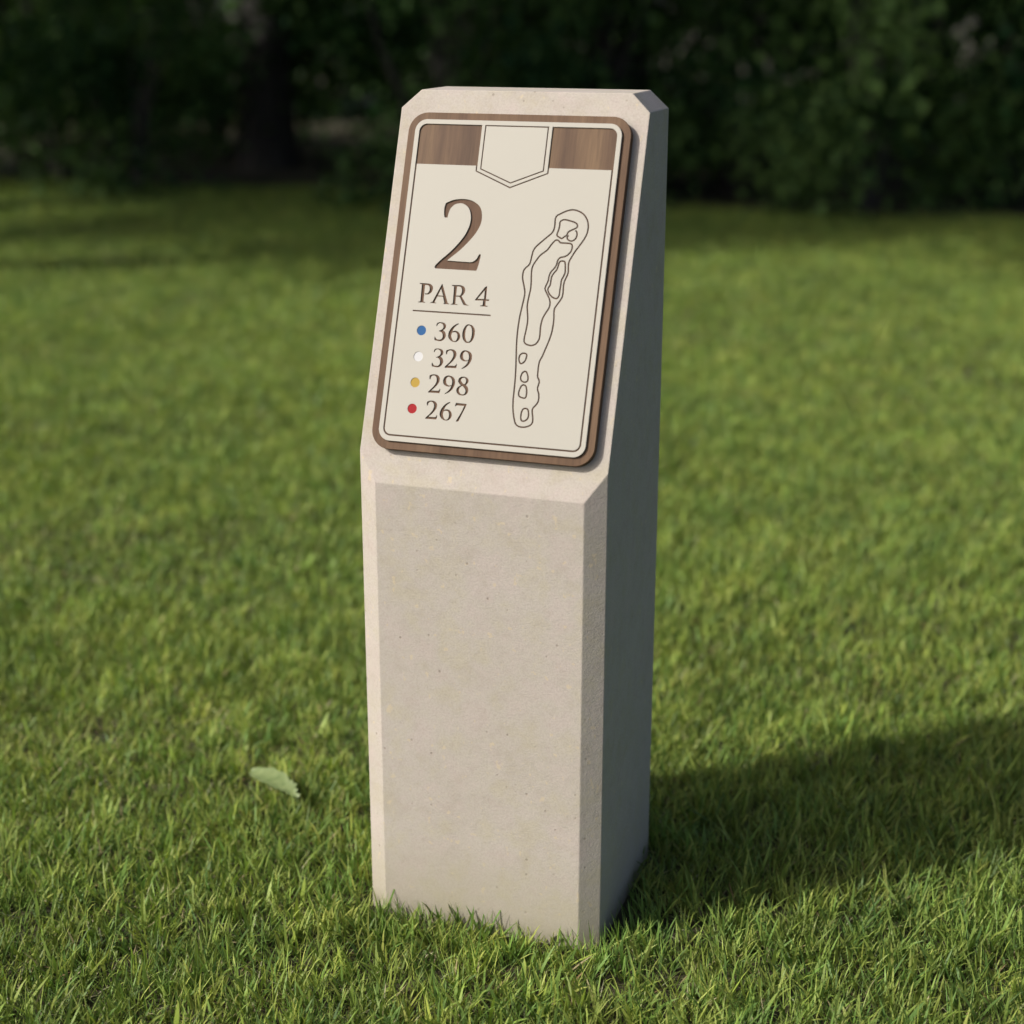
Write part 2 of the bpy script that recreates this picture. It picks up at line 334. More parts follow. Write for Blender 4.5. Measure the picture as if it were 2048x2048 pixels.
  [(-50.0,92.2,1),(-48.7,92.8,0),(-46.0,93.1,0),(-43.7,91.8,0),(-42.5,88.8,0),(-42.7,85.5,0),(-44.0,83.1,0),(-46.0,82.4,0),(-47.9,83.1,0),(-49.8,86.1,0),(-50.5,89.1,0)],
  [(-35.5,103.4,1),(-21.9,103.1,1),(-22.6,100.0,0),(-25.9,91.5,0),(-29.8,81.6,1),(-32.7,81.3,1),(-32.6,82.2,1),(-27.8,91.8,0),(-24.6,100.6,1),(-34.5,100.6,1),(-35.5,99.3,1),(-36.2,99.4,1)]],
]
MAP_OUTLINE = [(79.4,341.7,0),(85.0,341.6,0),(91.9,339.3,0),(96.9,335.6,0),(100.6,330.3,0),(102.5,324.0,0),(102.6,317.6,0),(101.3,312.1,0),(98.5,306.1,0),(94.2,299.0,0),(90.0,292.4,0),(86.7,285.8,0),(84.3,280.3,0),(84.0,274.8,0),(84.7,269.0,0),(84.2,264.5,0),(81.9,258.0,0),(80.9,251.9,0),(81.3,244.6,0),(81.0,238.6,0),(78.8,233.6,0),(75.4,228.0,0),(73.3,223.9,0),(73.1,219.5,0),(73.8,212.6,0),(73.9,204.3,0),(73.2,195.4,0),(71.3,186.4,0),(68.4,176.8,0),(65.8,168.8,0),(65.0,166.2,0),(62.6,160.7,0),(61.9,154.2,0),(62.0,148.3,0),(62.3,142.4,0),(64.3,138.6,0),(65.1,135.3,0),(63.9,129.8,0),(64.3,126.4,0),(66.0,122.6,0),(66.8,117.7,0),(66.5,112.8,0),(64.0,108.2,0),(61.3,105.0,0),(60.6,102.0,0),(61.2,98.1,0),(62.3,93.3,0),(62.6,88.4,0),(60.7,84.8,0),(56.9,82.6,0),(52.4,81.4,0),(46.7,81.7,0),(42.8,83.8,0),(40.6,87.6,0),(38.1,95.3,0),(36.6,103.0,0),(35.6,112.8,0),(35.4,122.7,0),(35.2,132.5,0),(34.8,142.4,0),(34.1,152.2,0),(33.2,162.0,0),(32.0,173.9,0),(31.2,186.2,0),(31.0,198.5,0),(31.6,212.0,0),(33.1,225.4,0),(34.2,234.9,0),(34.3,240.9,0),(32.7,247.3,0),(29.7,256.6,0),(29.1,261.0,0),(29.6,266.5,0),(31.7,270.1,0),(34.9,273.3,0),(36.6,276.8,0),(37.4,282.8,0),(38.2,288.8,0),(39.7,293.4,0),(42.8,297.5,0),(49.2,303.8,0),(54.7,309.0,0),(59.3,313.6,0),(61.3,318.7,0),(61.5,324.6,0),(61.2,329.6,0),(62.7,333.9,0),(66.8,336.5,0),(73.0,339.8,0)]
MAP_FAIRWAY = [(66.2,305.3,0),(68.6,304.4,0),(70.7,302.5,0),(73.5,302.0,0),(80.7,302.0,0),(84.9,301.0,0),(86.0,298.1,0),(85.3,293.1,0),(82.3,288.8,0),(78.0,285.9,0),(73.1,284.6,0),(70.4,281.5,0),(69.5,276.5,0),(67.5,272.0,0),(63.5,266.8,0),(62.0,262.3,0),(61.3,255.8,0),(59.7,251.2,0),(58.7,247.5,0),(59.6,244.6,0),(63.4,238.4,0),(66.0,233.8,0),(67.0,229.0,0),(66.2,224.0,0),(63.3,218.4,0),(60.4,212.3,0),(59.0,205.3,0),(58.7,198.8,0),(59.1,192.0,0),(58.7,186.5,0),(56.0,181.4,0),(52.2,178.9,0),(48.2,178.4,0),(43.4,179.6,0),(40.7,182.4,0),(40.4,187.3,0),(41.2,195.2,0),(41.9,203.7,0),(41.7,210.1,0),(40.6,216.5,0),(39.4,223.3,0),(39.3,229.3,0),(40.2,238.8,0),(40.9,245.2,0),(40.7,252.7,0),(39.6,264.6,0),(39.9,271.0,0),(42.2,277.1,0),(47.4,285.3,0),(52.0,289.5,0),(56.2,293.2,0),(60.0,299.3,0),(63.6,303.9,0)]
MAP_BUNKER = [(76.1,280.6,0),(78.8,280.0,0),(79.8,277.6,0),(80.6,272.2,0),(80.9,266.8,0),(79.4,262.3,0),(77.6,257.7,0),(77.5,252.2,0),(77.1,245.3,0),(77.0,239.9,0),(75.3,236.6,0),(72.9,235.8,0),(68.6,237.4,0),(64.6,241.1,0),(62.5,245.0,0),(62.7,248.0,0),(64.4,251.3,0),(64.8,256.5,0),(65.2,261.5,0),(66.8,265.0,0),(69.9,269.2,0),(71.4,273.2,0),(72.3,278.2,0),(73.6,280.1,0)]
MAP_GREEN = [(72.7,329.8,0),(77.9,329.1,0),(84.7,327.4,0),(87.9,325.8,0),(89.4,323.4,0),(88.5,320.9,0),(84.3,318.5,0),(80.0,316.1,0),(78.4,314.0,0),(77.6,311.5,0),(75.1,309.7,0),(72.1,307.4,0),(69.2,308.4,0),(65.8,310.5,0),(65.8,313.0,0),(67.0,318.0,0),(67.6,323.4,0),(67.5,326.4,0),(69.2,328.7,0)]
MAP_LOOP = [(87.6,317.8,0),(89.5,315.5,0),(90.1,312.1,0),(89.3,308.6,0),(86.8,305.8,0),(83.9,304.8,0),(80.7,305.7,0),(78.5,308.1,0),(78.9,310.2,0),(80.1,311.2,0)]
MAP_TEES = [[(41.1,168.6,0),(44.2,168.3,0),(45.7,166.9,0),(45.6,163.4,0),(44.3,159.4,0),(41.1,156.3,0),(38.4,157.0,0),(37.0,160.3,0),(36.8,163.8,0),(38.0,166.8,0)],
 [(45.8,147.2,0),(47.9,146.6,0),(49.9,143.0,0),(50.8,139.1,0),(50.3,136.1,0),(47.4,134.5,0),(43.7,135.4,0),(41.9,138.0,0),(41.8,141.9,0),(43.4,145.7,0)],
 [(45.7,131.1,0),(48.4,130.6,0),(50.0,128.2,0),(51.0,123.9,0),(51.1,119.0,0),(50.2,116.2,0),(47.1,115.7,0),(42.8,117.3,0),(41.4,120.2,0),(41.9,124.7,0),(43.4,129.2,0)],
 [(51.7,103.7,0),(54.6,103.0,0),(55.9,100.6,0),(56.7,96.3,0),(56.0,91.8,0),(53.0,89.1,0),(50.0,88.5,0),(48.3,89.7,0),(47.5,93.1,0),(47.7,99.0,0),(49.3,102.6,0)]]

# ------------------------------------------------------------------ ground
def gh(x, y):
    x = np.asarray(x, float); y = np.asarray(y, float)
    h = .012 * np.sin(1.3 * x + .6) * np.sin(1.1 * y - .4) + .008 * np.sin(3.1 * x + 1.7 * y) + .006 * np.sin(2.3 * y - 4.1 * x)
    w = np.clip((np.hypot(x, y) - .5) / 1.2, 0, 1)
    return h * w

def build_ground():
    a = np.concatenate([[-300, -150, -80, -40, -22, -14], np.arange(-9, 9.01, .2), [12, 20, 40, 80, 150, 300]])
    b = np.concatenate([[-300, -150, -60, -20, -8], np.arange(-4, 12.01, .2), [16, 22, 40, 80, 150, 300]])
    X, Y = np.meshgrid(a, b)
    Z = gh(X, Y)
    Z[(abs(X) > 11) | (Y > 13) | (Y < -5)] = 0
    n, m = X.shape
    i = np.arange(n * m).reshape(n, m)
    F = np.stack([i[:-1, :-1], i[:-1, 1:], i[1:, 1:], i[1:, :-1]], -1).reshape(-1, 4)
    o = link("ground", mesh_np("ground", np.stack([X, Y, Z], -1).reshape(-1, 3), [F], smooth=True), M_GROUND)
    tag(o, "bare soil and thatch under the lawn grass", "ground", kind="structure")
build_ground()

# ------------------------------------------------------------------ grass
def blade(x, y, h, w, az, lean, curl, twist):
    """7 vertex tapered bent blade"""
    t = np.array([0, .4, .75, 1.0])
    ang = lean + curl * t
    dz = np.cos(ang); dr = np.sin(ang)
    seg = np.diff(t, prepend=0) * h
    z = np.cumsum(seg * dz); r = np.cumsum(seg * dr)
    wd = np.array([.75, 1.0, .66, 0]) * w * .5
    ca, sa = math.cos(az), math.sin(az)
    wa = az + math.pi / 2 + twist
    cw, sw = math.cos(wa), math.sin(wa)
    v = []
    for k in range(4):
        cx, cy_, cz = x + r[k] * ca, y + r[k] * sa, z[k] - .004
        if k < 3:
            v += [(cx - wd[k] * cw, cy_ - wd[k] * sw, cz), (cx + wd[k] * cw, cy_ + wd[k] * sw, cz)]
        else:
            v.append((cx, cy_, cz))
    return v

GREENS = [(1.15 * g[0], 1.13 * g[1], 1.0 * g[2]) for g in [(.160, .238, .056), (.196, .266, .062), (.222, .276, .070), (.125, .208, .054), (.252, .300, .088), (.100, .176, .050), (.205, .276, .080)]]
STRAW = [(.34, .30, .17), (.27, .23, .12), (.42, .40, .25), (.22, .16, .08), (.45, .46, .30)]

def clump(n_tuft, per, rad, hmin, hmax, r_, straw=.10, fine=.3):
    V, Q, T, Cc = [], [], [], []
    for _ in range(n_tuft):
        a = r_.uniform(0, 2 * math.pi); q = rad * math.sqrt(r_.uniform())
        tx, ty = q * math.cos(a), q * math.sin(a)
        th = r_.uniform(.75, 1.2)
        base = np.array(GREENS[r_.integers(len(GREENS))])
        for _ in range(max(2, int(r_.poisson(per)))):
            az = r_.uniform(0, 2 * math.pi)
            s = r_.uniform()
            h = r_.uniform(hmin, hmax) * th
            w = r_.uniform(.0015, .0036)
            lean = abs(r_.normal(.22, .22)); curl = r_.uniform(.1, 1.0)
            col = base * r_.uniform(.8, 1.2)
            if s < straw:
                col = np.array(STRAW[r_.integers(len(STRAW))]); h *= .8; lean += r_.uniform(.2, .9); w *= .7
            elif s < straw + fine:
                w *= .5; h *= 1.05
            else:
                if r_.uniform() < .10: w *= 1.7
            b = blade(tx + r_.normal(0, .006), ty + r_.normal(0, .006), h, w, az, lean, curl, r_.uniform(-1.2, 1.2))
            o = len(V)
            V += b
            Q += [(o, o + 1, o + 3, o + 2), (o + 2, o + 3, o + 5, o + 4)]
            T.append((o + 4, o + 5, o + 6))
            for k in range(7):
                f = (.75, .75, .95, .95, 1.08, 1.08, 1.12)[k]
                Cc.append((*(col), 1))
    return np.array(V), np.array(Q), np.array(T), np.array(Cc)

def build_grass():
    r_ = np.random.default_rng(11)
    protos = []
    for k in range(7): protos.append(clump(27, 5, .075, .020, .044, r_, .13, .35))
    for k in range(3): protos.append(clump(22, 5, .075, .026, .056, r_, .10, .4))       # taller, looser
    for k in range(2): protos.append(clump(30, 6, .085, .014, .034, r_, .30, .5))        # thin, thatchy
    for k in range(3): protos.append(clump(1, 8, .006, .024, .056, r_, .06, .3))         # single tufts
    NP = len(protos)
    # scatter points
    pts, idx, scl = [], [], []
    hw, D_ = .158, .256
    def zone(x0, x1, y0, y1, step, smin, smax):
        xs = np.arange(x0, x1, step); ys = np.arange(y0, y1, step)
        X, Y = np.meshgrid(xs, ys)
        X = (X + r_.uniform(-.5, .5, X.shape) * step).ravel(); Y = (Y + r_.uniform(-.5, .5, Y.shape) * step).ravel()
        inside = (abs(X) < hw + .062) & (Y > -.062) & (Y < D_ + .062)
        X, Y = X[~inside], Y[~inside]
        n = len(X)
        lush = np.sin(2.1 * X + 1.3 * Y) + np.sin(5.3 * Y - 2.7 * X + 1) + r_.normal(0, .8, n)
        k = r_.integers(0, 7, n)
        tall = lush > 1.1; thin = lush < -1.5
        k[tall] = r_.integers(7, 10, tall.sum()); k[thin] = r_.integers(10, 12, thin.sum())
        pts.append(np.stack([X, Y], 1)); idx.append(k); scl.append(r_.uniform(smin, smax, n))
    zone(-2.6, 2.6, -1.7, .9, .045, .80, 1.2)
    zone(-4.6, 3.4, .9, 3.4, .056, .85, 1.25)
    zone(-9.0, 5.0, 3.4, 7.6, .078, 1.0, 1.4)
    # tufts hugging the foot of the stone
    n = 1000
    X = r_.uniform(-hw - .075, hw + .075, n); Y = r_.uniform(-.075, D_ + .075, n)
    dx = np.maximum(abs(X) - hw, 0); dy = np.maximum(np.maximum(-Y, Y - D_), 0)
    dd = np.hypot(dx, dy)
    keep = (dd > .010) & (dd < .075)
    X, Y = X[keep], Y[keep]
    pts.append(np.stack([X, Y], 1)); idx.append(r_.integers(12, 15, len(X))); scl.append(r_.uniform(.65, 1.35, len(X)))
    P2 = np.concatenate(pts); idx = np.concatenate(idx); scl = np.concatenate(scl)
    n = len(P2)
    Z = gh(P2[:, 0], P2[:, 1])
    rot = np.stack([r_.normal(0, .10, n), r_.normal(0, .10, n), r_.uniform(0, 2 * math.pi, n)], 1)
    V, F4, F3, C_, PID = [], [], [], [], []
    o = 0
    for k, (v, q, t_, c) in enumerate(protos):
        V.append(v); F4.append(q + o); F3.append(t_ + o); C_.append(c); PID.append(np.full(len(v), k)); o += len(v)
    nv = o
    V.append(np.concatenate([P2, Z[:, None]], 1)); C_.append(np.tile([[0, 0, 0, 1]], (n, 1))); PID.append(np.full(n, -1))
    z3 = np.zeros((nv, 3))
    me = mesh_np("grass", np.concatenate(V), [np.concatenate(F4), np.concatenate(F3)], {
        "pid": ("INT", np.concatenate(PID)), "tint": ("FLOAT_COLOR", np.concatenate(C_)),
        "idx": ("INT", np.concatenate([np.zeros(nv), idx])),
        "rot": ("FLOAT_VECTOR", np.concatenate([z3, rot])),
        "scl": ("FLOAT", np.concatenate([np.zeros(nv), scl]))})
    M_GRASS = mat_leafy("grass blades", None, None, attr="tint", transl=.28, rough=.5,
                        patch=(1.1, (.86, .90, .86), (1.16, 1.10, 1.02)), spec=.22)
    g = link("grass", me, M_GRASS)
    tag(g, "short mown green lawn grass with pale dry blades around the stone post", "grass", kind="stuff")
    ng = bpy.data.node_groups.new("scatter clumps", 'GeometryNodeTree')
    ng.interface.new_socket("Geometry", in_out='INPUT', socket_type='NodeSocketGeometry')
    ng.interface.new_socket("Geometry", in_out='OUTPUT', socket_type='NodeSocketGeometry')
    N = ng.nodes; L = ng.links
    gi = N.new("NodeGroupInput"); go = N.new("NodeGroupOutput")
    def attr(nm, typ):
        a = N.new("GeometryNodeInputNamedAttribute"); a.data_type = typ; a.inputs[0].default_value = nm
        return next(x for x in a.outputs if x.enabled and x.name == "Attribute")
    pid = attr("pid", 'INT')
    def sep(k):
        cmp_ = N.new("FunctionNodeCompare"); cmp_.data_type = 'INT'; cmp_.operation = 'EQUAL'
        ins = [s for s in cmp_.inputs if s.enabled]
        L.new(pid, ins[0]); ins[1].default_value = k
        sg = N.new("GeometryNodeSeparateGeometry"); sg.domain = 'POINT'
        L.new(gi.outputs[0], sg.inputs[0]); L.new(cmp_.outputs[0], sg.inputs[1])
        return sg.outputs[0]
    jn = N.new("GeometryNodeJoinGeometry")
    for k in reversed(range(NP)):
        gti = N.new("GeometryNodeGeometryToInstance")
        L.new(sep(k), gti.inputs[0]); L.new(gti.outputs[0], jn.inputs[0])
    iop = N.new("GeometryNodeInstanceOnPoints")
    L.new(sep(-1), iop.inputs["Points"]); L.new(jn.outputs[0], iop.inputs["Instance"])
    iop.inputs["Pick Instance"].default_value = True
    L.new(attr("idx", 'INT'), iop.inputs["Instance Index"])
    e2r = N.new("FunctionNodeEulerToRotation")
    L.new(attr("rot", 'FLOAT_VECTOR'), e2r.inputs[0]); L.new(e2r.outputs[0], iop.inputs["Rotation"])
    L.new(attr("scl", 'FLOAT'), iop.inputs["Scale"])
    L.new(iop.outputs[0], go.inputs[0])
    md = g.modifiers.new("scatter", 'NODES'); md.node_group = ng
build_grass()

# ------------------------------------------------------------------ the sign
H, W, D = 1.05, .31519, .25605
CH, CD, ZS, YT, CT, CTH = .02495, .01331, .59526, .17337, .02366, .02134
SL = math.hypot(YT, H - ZS)
EV = Vector((0, YT / SL, (H - ZS) / SL))
NN = Vector((0, -EV.z, EV.y))
SLOPE = Matrix(((1, 0, NN.x, 0), (0, EV.y, NN.y, 0), (0, EV.z, NN.z, ZS), (0, 0, 0, 1)))

sign = bpy.data.objects.new("golf_hole_sign", None)
COL.objects.link(sign)
sign.location = (0, D / 2, 0)
sign.empty_display_size = .2
tag(sign, "pale stone post with slanted face carrying a walnut and cream golf hole plaque", "golf hole sign")

def build_pillar():
    h = W / 2
    ys = lambda z: YT * (z - ZS) / (H - ZS)
    zc = ZS + CD * (H - ZS) / YT
    b = -.06
    pts = []
    for s in (-1, 1):
        pts += [(s * h, CD, b), (s * (h - CH), 0, b), (s * h, D, b), (s * h, CD, zc), (s * (h - CH), 0, ZS),
                (s * h, ys(H - CTH), H - CTH), (s * (h - CT), YT, H), (s * h, D, H - CTH), (s * (h - CT), D, H)]
    bm = bmesh.new()
    for p in pts: bm.verts.new((p[0], p[1] - D / 2, p[2]))
    bmesh.ops.convex_hull(bm, input=bm.verts)
    bmesh.ops.dissolve_limit(bm, angle_limit=.01, verts=bm.verts, edges=bm.edges)
    bmesh.ops.recalc_face_normals(bm, faces=bm.faces)
    bmesh.ops.bevel(bm, geom=[e for e in bm.edges], offset=.0011, segments=2, profile=.6, affect='EDGES')
    me = bpy.data.meshes.new("stone_post")
    bm.to_mesh(me); bm.free()
    return link("stone_post", me, M_STONE, sign)
build_pillar()

# 2-D outlines on the slanted face, in millimetres (x across, v up the slope)
def spline(poly, closed=True, sub=5):
    """Catmull-Rom through the points; points flagged 1 are sharp corners"""
    n = len(poly); out = []
    P_ = [np.array(p[:2], float) for p in poly]; C_ = [p[2] if len(p) > 2 else 0 for p in poly]
    for i in range(n if closed else n - 1):
        p1, p2 = P_[i], P_[(i + 1) % n]
        j0, j3 = i - 1, i + 2
        p0 = P_[j0 % n] if (closed or j0 >= 0) else p1
        p3 = P_[j3 % n] if (closed or j3 < n) else p2
        if C_[i]: p0 = p1
        if C_[(i + 1) % n]: p3 = p2
        out.append(p1)
        if C_[i] and C_[(i + 1) % n]: continue
        for k in range(1, sub):
            t = k / sub
            m1 = (p2 - p0) / 2 if not C_[i] else (p2 - p1) * .9
            m2 = (p3 - p1) / 2 if not C_[(i + 1) % n] else (p2 - p1) * .9
            out.append((2 * t**3 - 3 * t**2 + 1) * p1 + (t**3 - 2 * t**2 + t) * m1 + (-2 * t**3 + 3 * t**2) * p2 + (t**3 - t**2) * m2)
    if not closed: out.append(P_[-1])
    return np.array(out)

def area(p):
    x, y = p[:, 0], p[:, 1]
    return .5 * np.sum(x * np.roll(y, -1) - y * np.roll(x, -1))

def offs(p, d):
    """outline moved outwards by d (mitred)"""
    if area(p) < 0: p = p[::-1]
    e = np.roll(p, -1, 0) - p
    e /= np.linalg.norm(e, axis=1)[:, None] + 1e-9
    nrm = np.stack([e[:, 1], -e[:, 0]], 1)
    m = nrm + np.roll(nrm, 1, 0)
    ln = np.linalg.norm(m, axis=1)[:, None]
    m = m / np.maximum(ln, .2)
    c = np.maximum(np.sum(m * nrm, 1)[:, None], .55)
    return p + m * d / c

def rrect(x0, x1, y0, y1, r, seg=10):
    out = []
    for cx, cy_, a0 in ((x1 - r, y1 - r, 0), (x0 + r, y1 - r, 90), (x0 + r, y0 + r, 180), (x1 - r, y0 + r, 270)):
        for k in range(seg + 1):
            a = math.radians(a0 + 90 * k / seg)
            out.append((cx + r * math.cos(a), cy_ + r * math.sin(a)))
    return np.array(out)

def inside(P_, loop):
    """even-odd test of points against one loop"""
    x, y = P_[:, 0][:, None], P_[:, 1][:, None]
    a, b = loop, np.roll(loop, -1, 0)
    c = (a[:, 1] > y) != (b[:, 1] > y)
    with np.errstate(divide='ignore', invalid='ignore'):
        xi = a[:, 0] + (y - a[:, 1]) * (b[:, 0] - a[:, 0]) / (b[:, 1] - a[:, 1])
    return (np.sum(c & (x < xi), 1) % 2) == 1

def plate(name, loops, z0, z1, mat, parent, bevel=0.0):
    """flat cut-out plate on the slope: even-odd filled loops (mm) between heights z0..z1 (mm)"""
    lps = [np.asarray(l, float) for l in loops]
    lps = [l if area(l) > 0 else l[::-1] for l in lps]
    V, Q, T = [], [], []
    nv = 0
    depth = [sum(inside(l[:1], m)[0] for j, m in enumerate(lps) if j != i) for i, l in enumerate(lps)]
    tops = [offs(l, -bevel if d % 2 == 0 else bevel) if bevel else l for l, d in zip(lps, depth)]
    def cap(ls, z, flip):
        nonlocal nv
        vs, es, k = [], [], 0
        for l in ls:
            n = len(l)
            vs += [Vector(p) for p in l]; es += [(k + i, k + (i + 1) % n) for i in range(n)]; k += n
        r = mathutils.geometry.delaunay_2d_cdt(vs, es, [], 0, 1e-4)
        vv = np.array([tuple(p) for p in r[0]]); tt = np.array([t for t in r[2]])
        c = vv[tt].mean(1)
        ins = np.zeros(len(c), bool)
        for l in ls: ins ^= inside(c, l)
        tt = tt[ins]
        v0, v1, v2 = vv[tt[:, 0]], vv[tt[:, 1]], vv[tt[:, 2]]
        ar = (v1[:, 0] - v0[:, 0]) * (v2[:, 1] - v0[:, 1]) - (v1[:, 1] - v0[:, 1]) * (v2[:, 0] - v0[:, 0])
        bad = (ar < 0) != flip
        tt[bad] = tt[bad][:, ::-1]
        V.append(np.column_stack([vv, np.full(len(vv), z)])); T.append(tt + nv); nv += len(vv)
    cap(tops, z1, False)
    cap(lps, z0, True)
    for l, tp, d in zip(lps, tops, depth):
        n = len(l); i = np.arange(n); j = (i + 1) % n
        lay = [np.column_stack([l, np.full(n, z0)]), np.column_stack([l, np.full(n, z1 - bevel)])]
        if bevel: lay.append(np.column_stack([tp, np.full(n, z1)]))
        for a_, b_ in zip(lay, lay[1:]):
            V.extend([a_, b_])
            q = np.stack([nv + i, nv + j, nv + n + j, nv + n + i], 1)
            Q.append(q if d % 2 == 0 else q[:, ::-1]); nv += 2 * n
    Vv = np.concatenate(V); Vv[:, 2] -= (z0 + z1) / 2
    me = mesh_np(name, Vv / 1000, [np.concatenate(T), np.concatenate(Q)])
    me.name = name
    for p in me.polygons: p.use_smooth = False
    o = link(name, me, mat, parent)
    world_m = SLOPE @ Matrix.Translation((0, 0, (z0 + z1) / 2000))
    if parent is sign:
        o.matrix_local = Matrix.Translation((0, -D / 2, 0)) @ world_m
    else:                                     # sub-part of a plate
        o.matrix_local = (SLOPE @ Matrix.Translation((0, 0, parent["_z"]))).inverted() @ world_m
    o["_z"] = (z0 + z1) / 2000
    return o

TW, TP = 10.0, 13.0                      # board and panel heights above the stone
# board
board = plate("wood_board", [rrect(-140.6, 140.8, 41.2, 455.4, 24, 16)], .2, TW, M_WOOD, sign, .5)

# everything that is cut through the cream panel
g_out = rrect(-124.9, 124.8, 57.4, 440.4, 9.5, 8)
g_in = rrect(-123.0, 122.9, 59.3, 438.5, 8.0, 8)
BB, SW = 390.7, 44.5                      # bottom of the wood bands, half width of the shield
upper_r = [p for p in g_out if p[1] > 250 and p[0] > 0]
upper_l = [p for p in g_out if p[1] > 250 and p[0] < 0]
lower = [p for p in g_out if p[1] < 250]
hole_frame = [(SW, 440.4)] + [(SW, 384.6)] + [(0, 366.3)] + [(-SW, 384.6)] + [(-SW, 440.4)]
# counter-clockwise: right top -> left top handled separately because the shield interrupts the top edge
hole_frame = [(-SW, 440.4)] + sorted([tuple(p) for p in upper_l], key=lambda p: (-p[0] - p[1])) \
    + [tuple(p) for p in lower] + sorted([tuple(p) for p in upper_r], key=lambda p: (p[1] - p[0])) \
    + [(SW, 440.4), (SW, 384.6), (0, 366.3), (-SW, 384.6)]
low_in = [tuple(p) for p in g_in if p[1] < 250]
island = [(-123.0, BB)] + low_in + [(122.9, BB), (46.0, BB), (46.0, 384.4), (45.2, 383.4), (0, 364.7), (-45.2, 383.4), (-46.0, 384.4), (-46.0, BB)]
pent_o = np.array([(-40.4, 440.5), (-40.4, 386.5), (0, 370.4), (40.0, 386.5), (40.0, 440.5)])
pent_i = offs(pent_o, -1.35)

num2 = [spline(NUM2[0])]
par4 = [spline(q) for q in PAR4]
yards = [[spline(q) for q in grp] for grp in YARDS]
rule = [np.array([(-105, 210.1), (-5, 210.1), (-5, 211.7), (-105, 211.7)])]
LW = .88
rings = []
for q in [MAP_OUTLINE, MAP_FAIRWAY, MAP_BUNKER, MAP_GREEN] + MAP_TEES:
    c = spline(q)
    rings += [offs(c, LW), offs(c, -LW)]
lp = spline(MAP_LOOP, closed=False)
tg = np.gradient(lp, axis=0); tg /= np.linalg.norm(tg, axis=1)[:, None]
nr = np.stack([-tg[:, 1], tg[:, 0]], 1)
rings.append(np.concatenate([lp + nr * LW, (lp - nr * LW)[::-1]]))
DOTS = [(-90.75, 187.4), (-90.75, 155.6), (-90.75, 124.0), (-90.6, 92.3)]
dots = [np.array([(x + 5.9 * math.cos(a), y + 5.9 * math.sin(a)) for a in np.linspace(0, 2 * math.pi, 40, endpoint=False)]) for x, y in DOTS]

cuts = [np.array(hole_frame), np.array(island), pent_o, pent_i] + num2 + par4 + sum(yards, []) + rule + rings + dots
panel = plate("cream_panel", [rrect(-130.6, 130.4, 51.3, 446.0, 15, 14)] + cuts, TW, TP, M_CREAM, sign, .18)

# coloured floors of the cut-outs (slightly wider than the cut, tucked under the panel)
def grown(loops, d, holes=()):
    return [offs(l, -d if i in holes else d) for i, l in enumerate(loops)]
IZ = 11.35
plate("hole_number", grown(num2, .2), TW + .05, IZ, M_INLAY, panel)
plate("par_lettering", grown(par4, .12, (2, 4, 6)), TW + .05, IZ + .3, M_INLAY, panel)
plate("divider_line", grown(rule, .2), TW + .05, IZ + .95, M_LINE, panel)
HOLES = [(2, 4), (3,), (2, 4, 5), (2,)]
for grp, hs in zip(yards, HOLES):
    plate("yardage_number", grown(grp, .12, hs), TW + .05, IZ + .3, M_INLAY, panel)
plate("course_map", [offs(l, .15 if (i % 2 == 0) else -.15) for i, l in enumerate(rings)], TW + .05, IZ + .95, M_LINE, panel)
plate("shield_outline", [offs(pent_o, .2), offs(pent_i, -.2)], TW + .05, IZ + .95, M_LINE, panel)
fl = np.array(hole_frame)
low_ring = [np.array([(-124.9, BB)] + [tuple(p) for p in lower] + [(124.8, BB), (122.9, BB)] + low_in[::-1] + [(-123.0, BB)])]
plate("border_line", grown(low_ring, .15), TW + .05, IZ + .95, M_LINE, panel)
vee = np.array([(-46.0, BB), (-46.0, 384.4), (-45.2, 383.4), (0, 364.7), (45.2, 383.4), (46.0, 384.4), (46.0, BB), (SW, BB), (SW, 384.6), (0, 366.3), (-SW, 384.6), (-SW, BB)])
plate("shield_outline", grown([vee], .15), TW + .06, IZ + .96, M_LINE, panel)
bl = np.array([(-SW, BB)] + [(-SW, 440.4)] + sorted([tuple(p) for p in upper_l], key=lambda p: (-p[0] - p[1])) + [(-124.9, BB)])
br = np.array([(SW, BB)] + [(SW, 440.4)] + sorted([tuple(p) for p in upper_r], key=lambda p: (p[0] - p[1])) + [(124.8, BB)])
for b in (bl, br):
    plate("wood_band", [offs(b, .2)], TW + .05, IZ + .05, M_BAND, panel)
for (nm, col, lab), lo in zip((("blue", (.018, .080, .20), "blue tee dot beside 360"), ("white", (.46, .46, .45), "white tee dot beside 329"),
                          ("yellow", (.32, .215, .038), "yellow tee dot beside 298"), ("red", (.25, .010, .013), "red tee dot beside 267")), dots):
    d = plate("tee_dot", [offs(lo, .2)], TW + .05, 12.5, mat_plain(nm + " enamel", col, .55, spec=.12), panel)
    d["label"] = lab
for o in list(sign.children_recursive):
    if "_z" in o: del o["_z"]

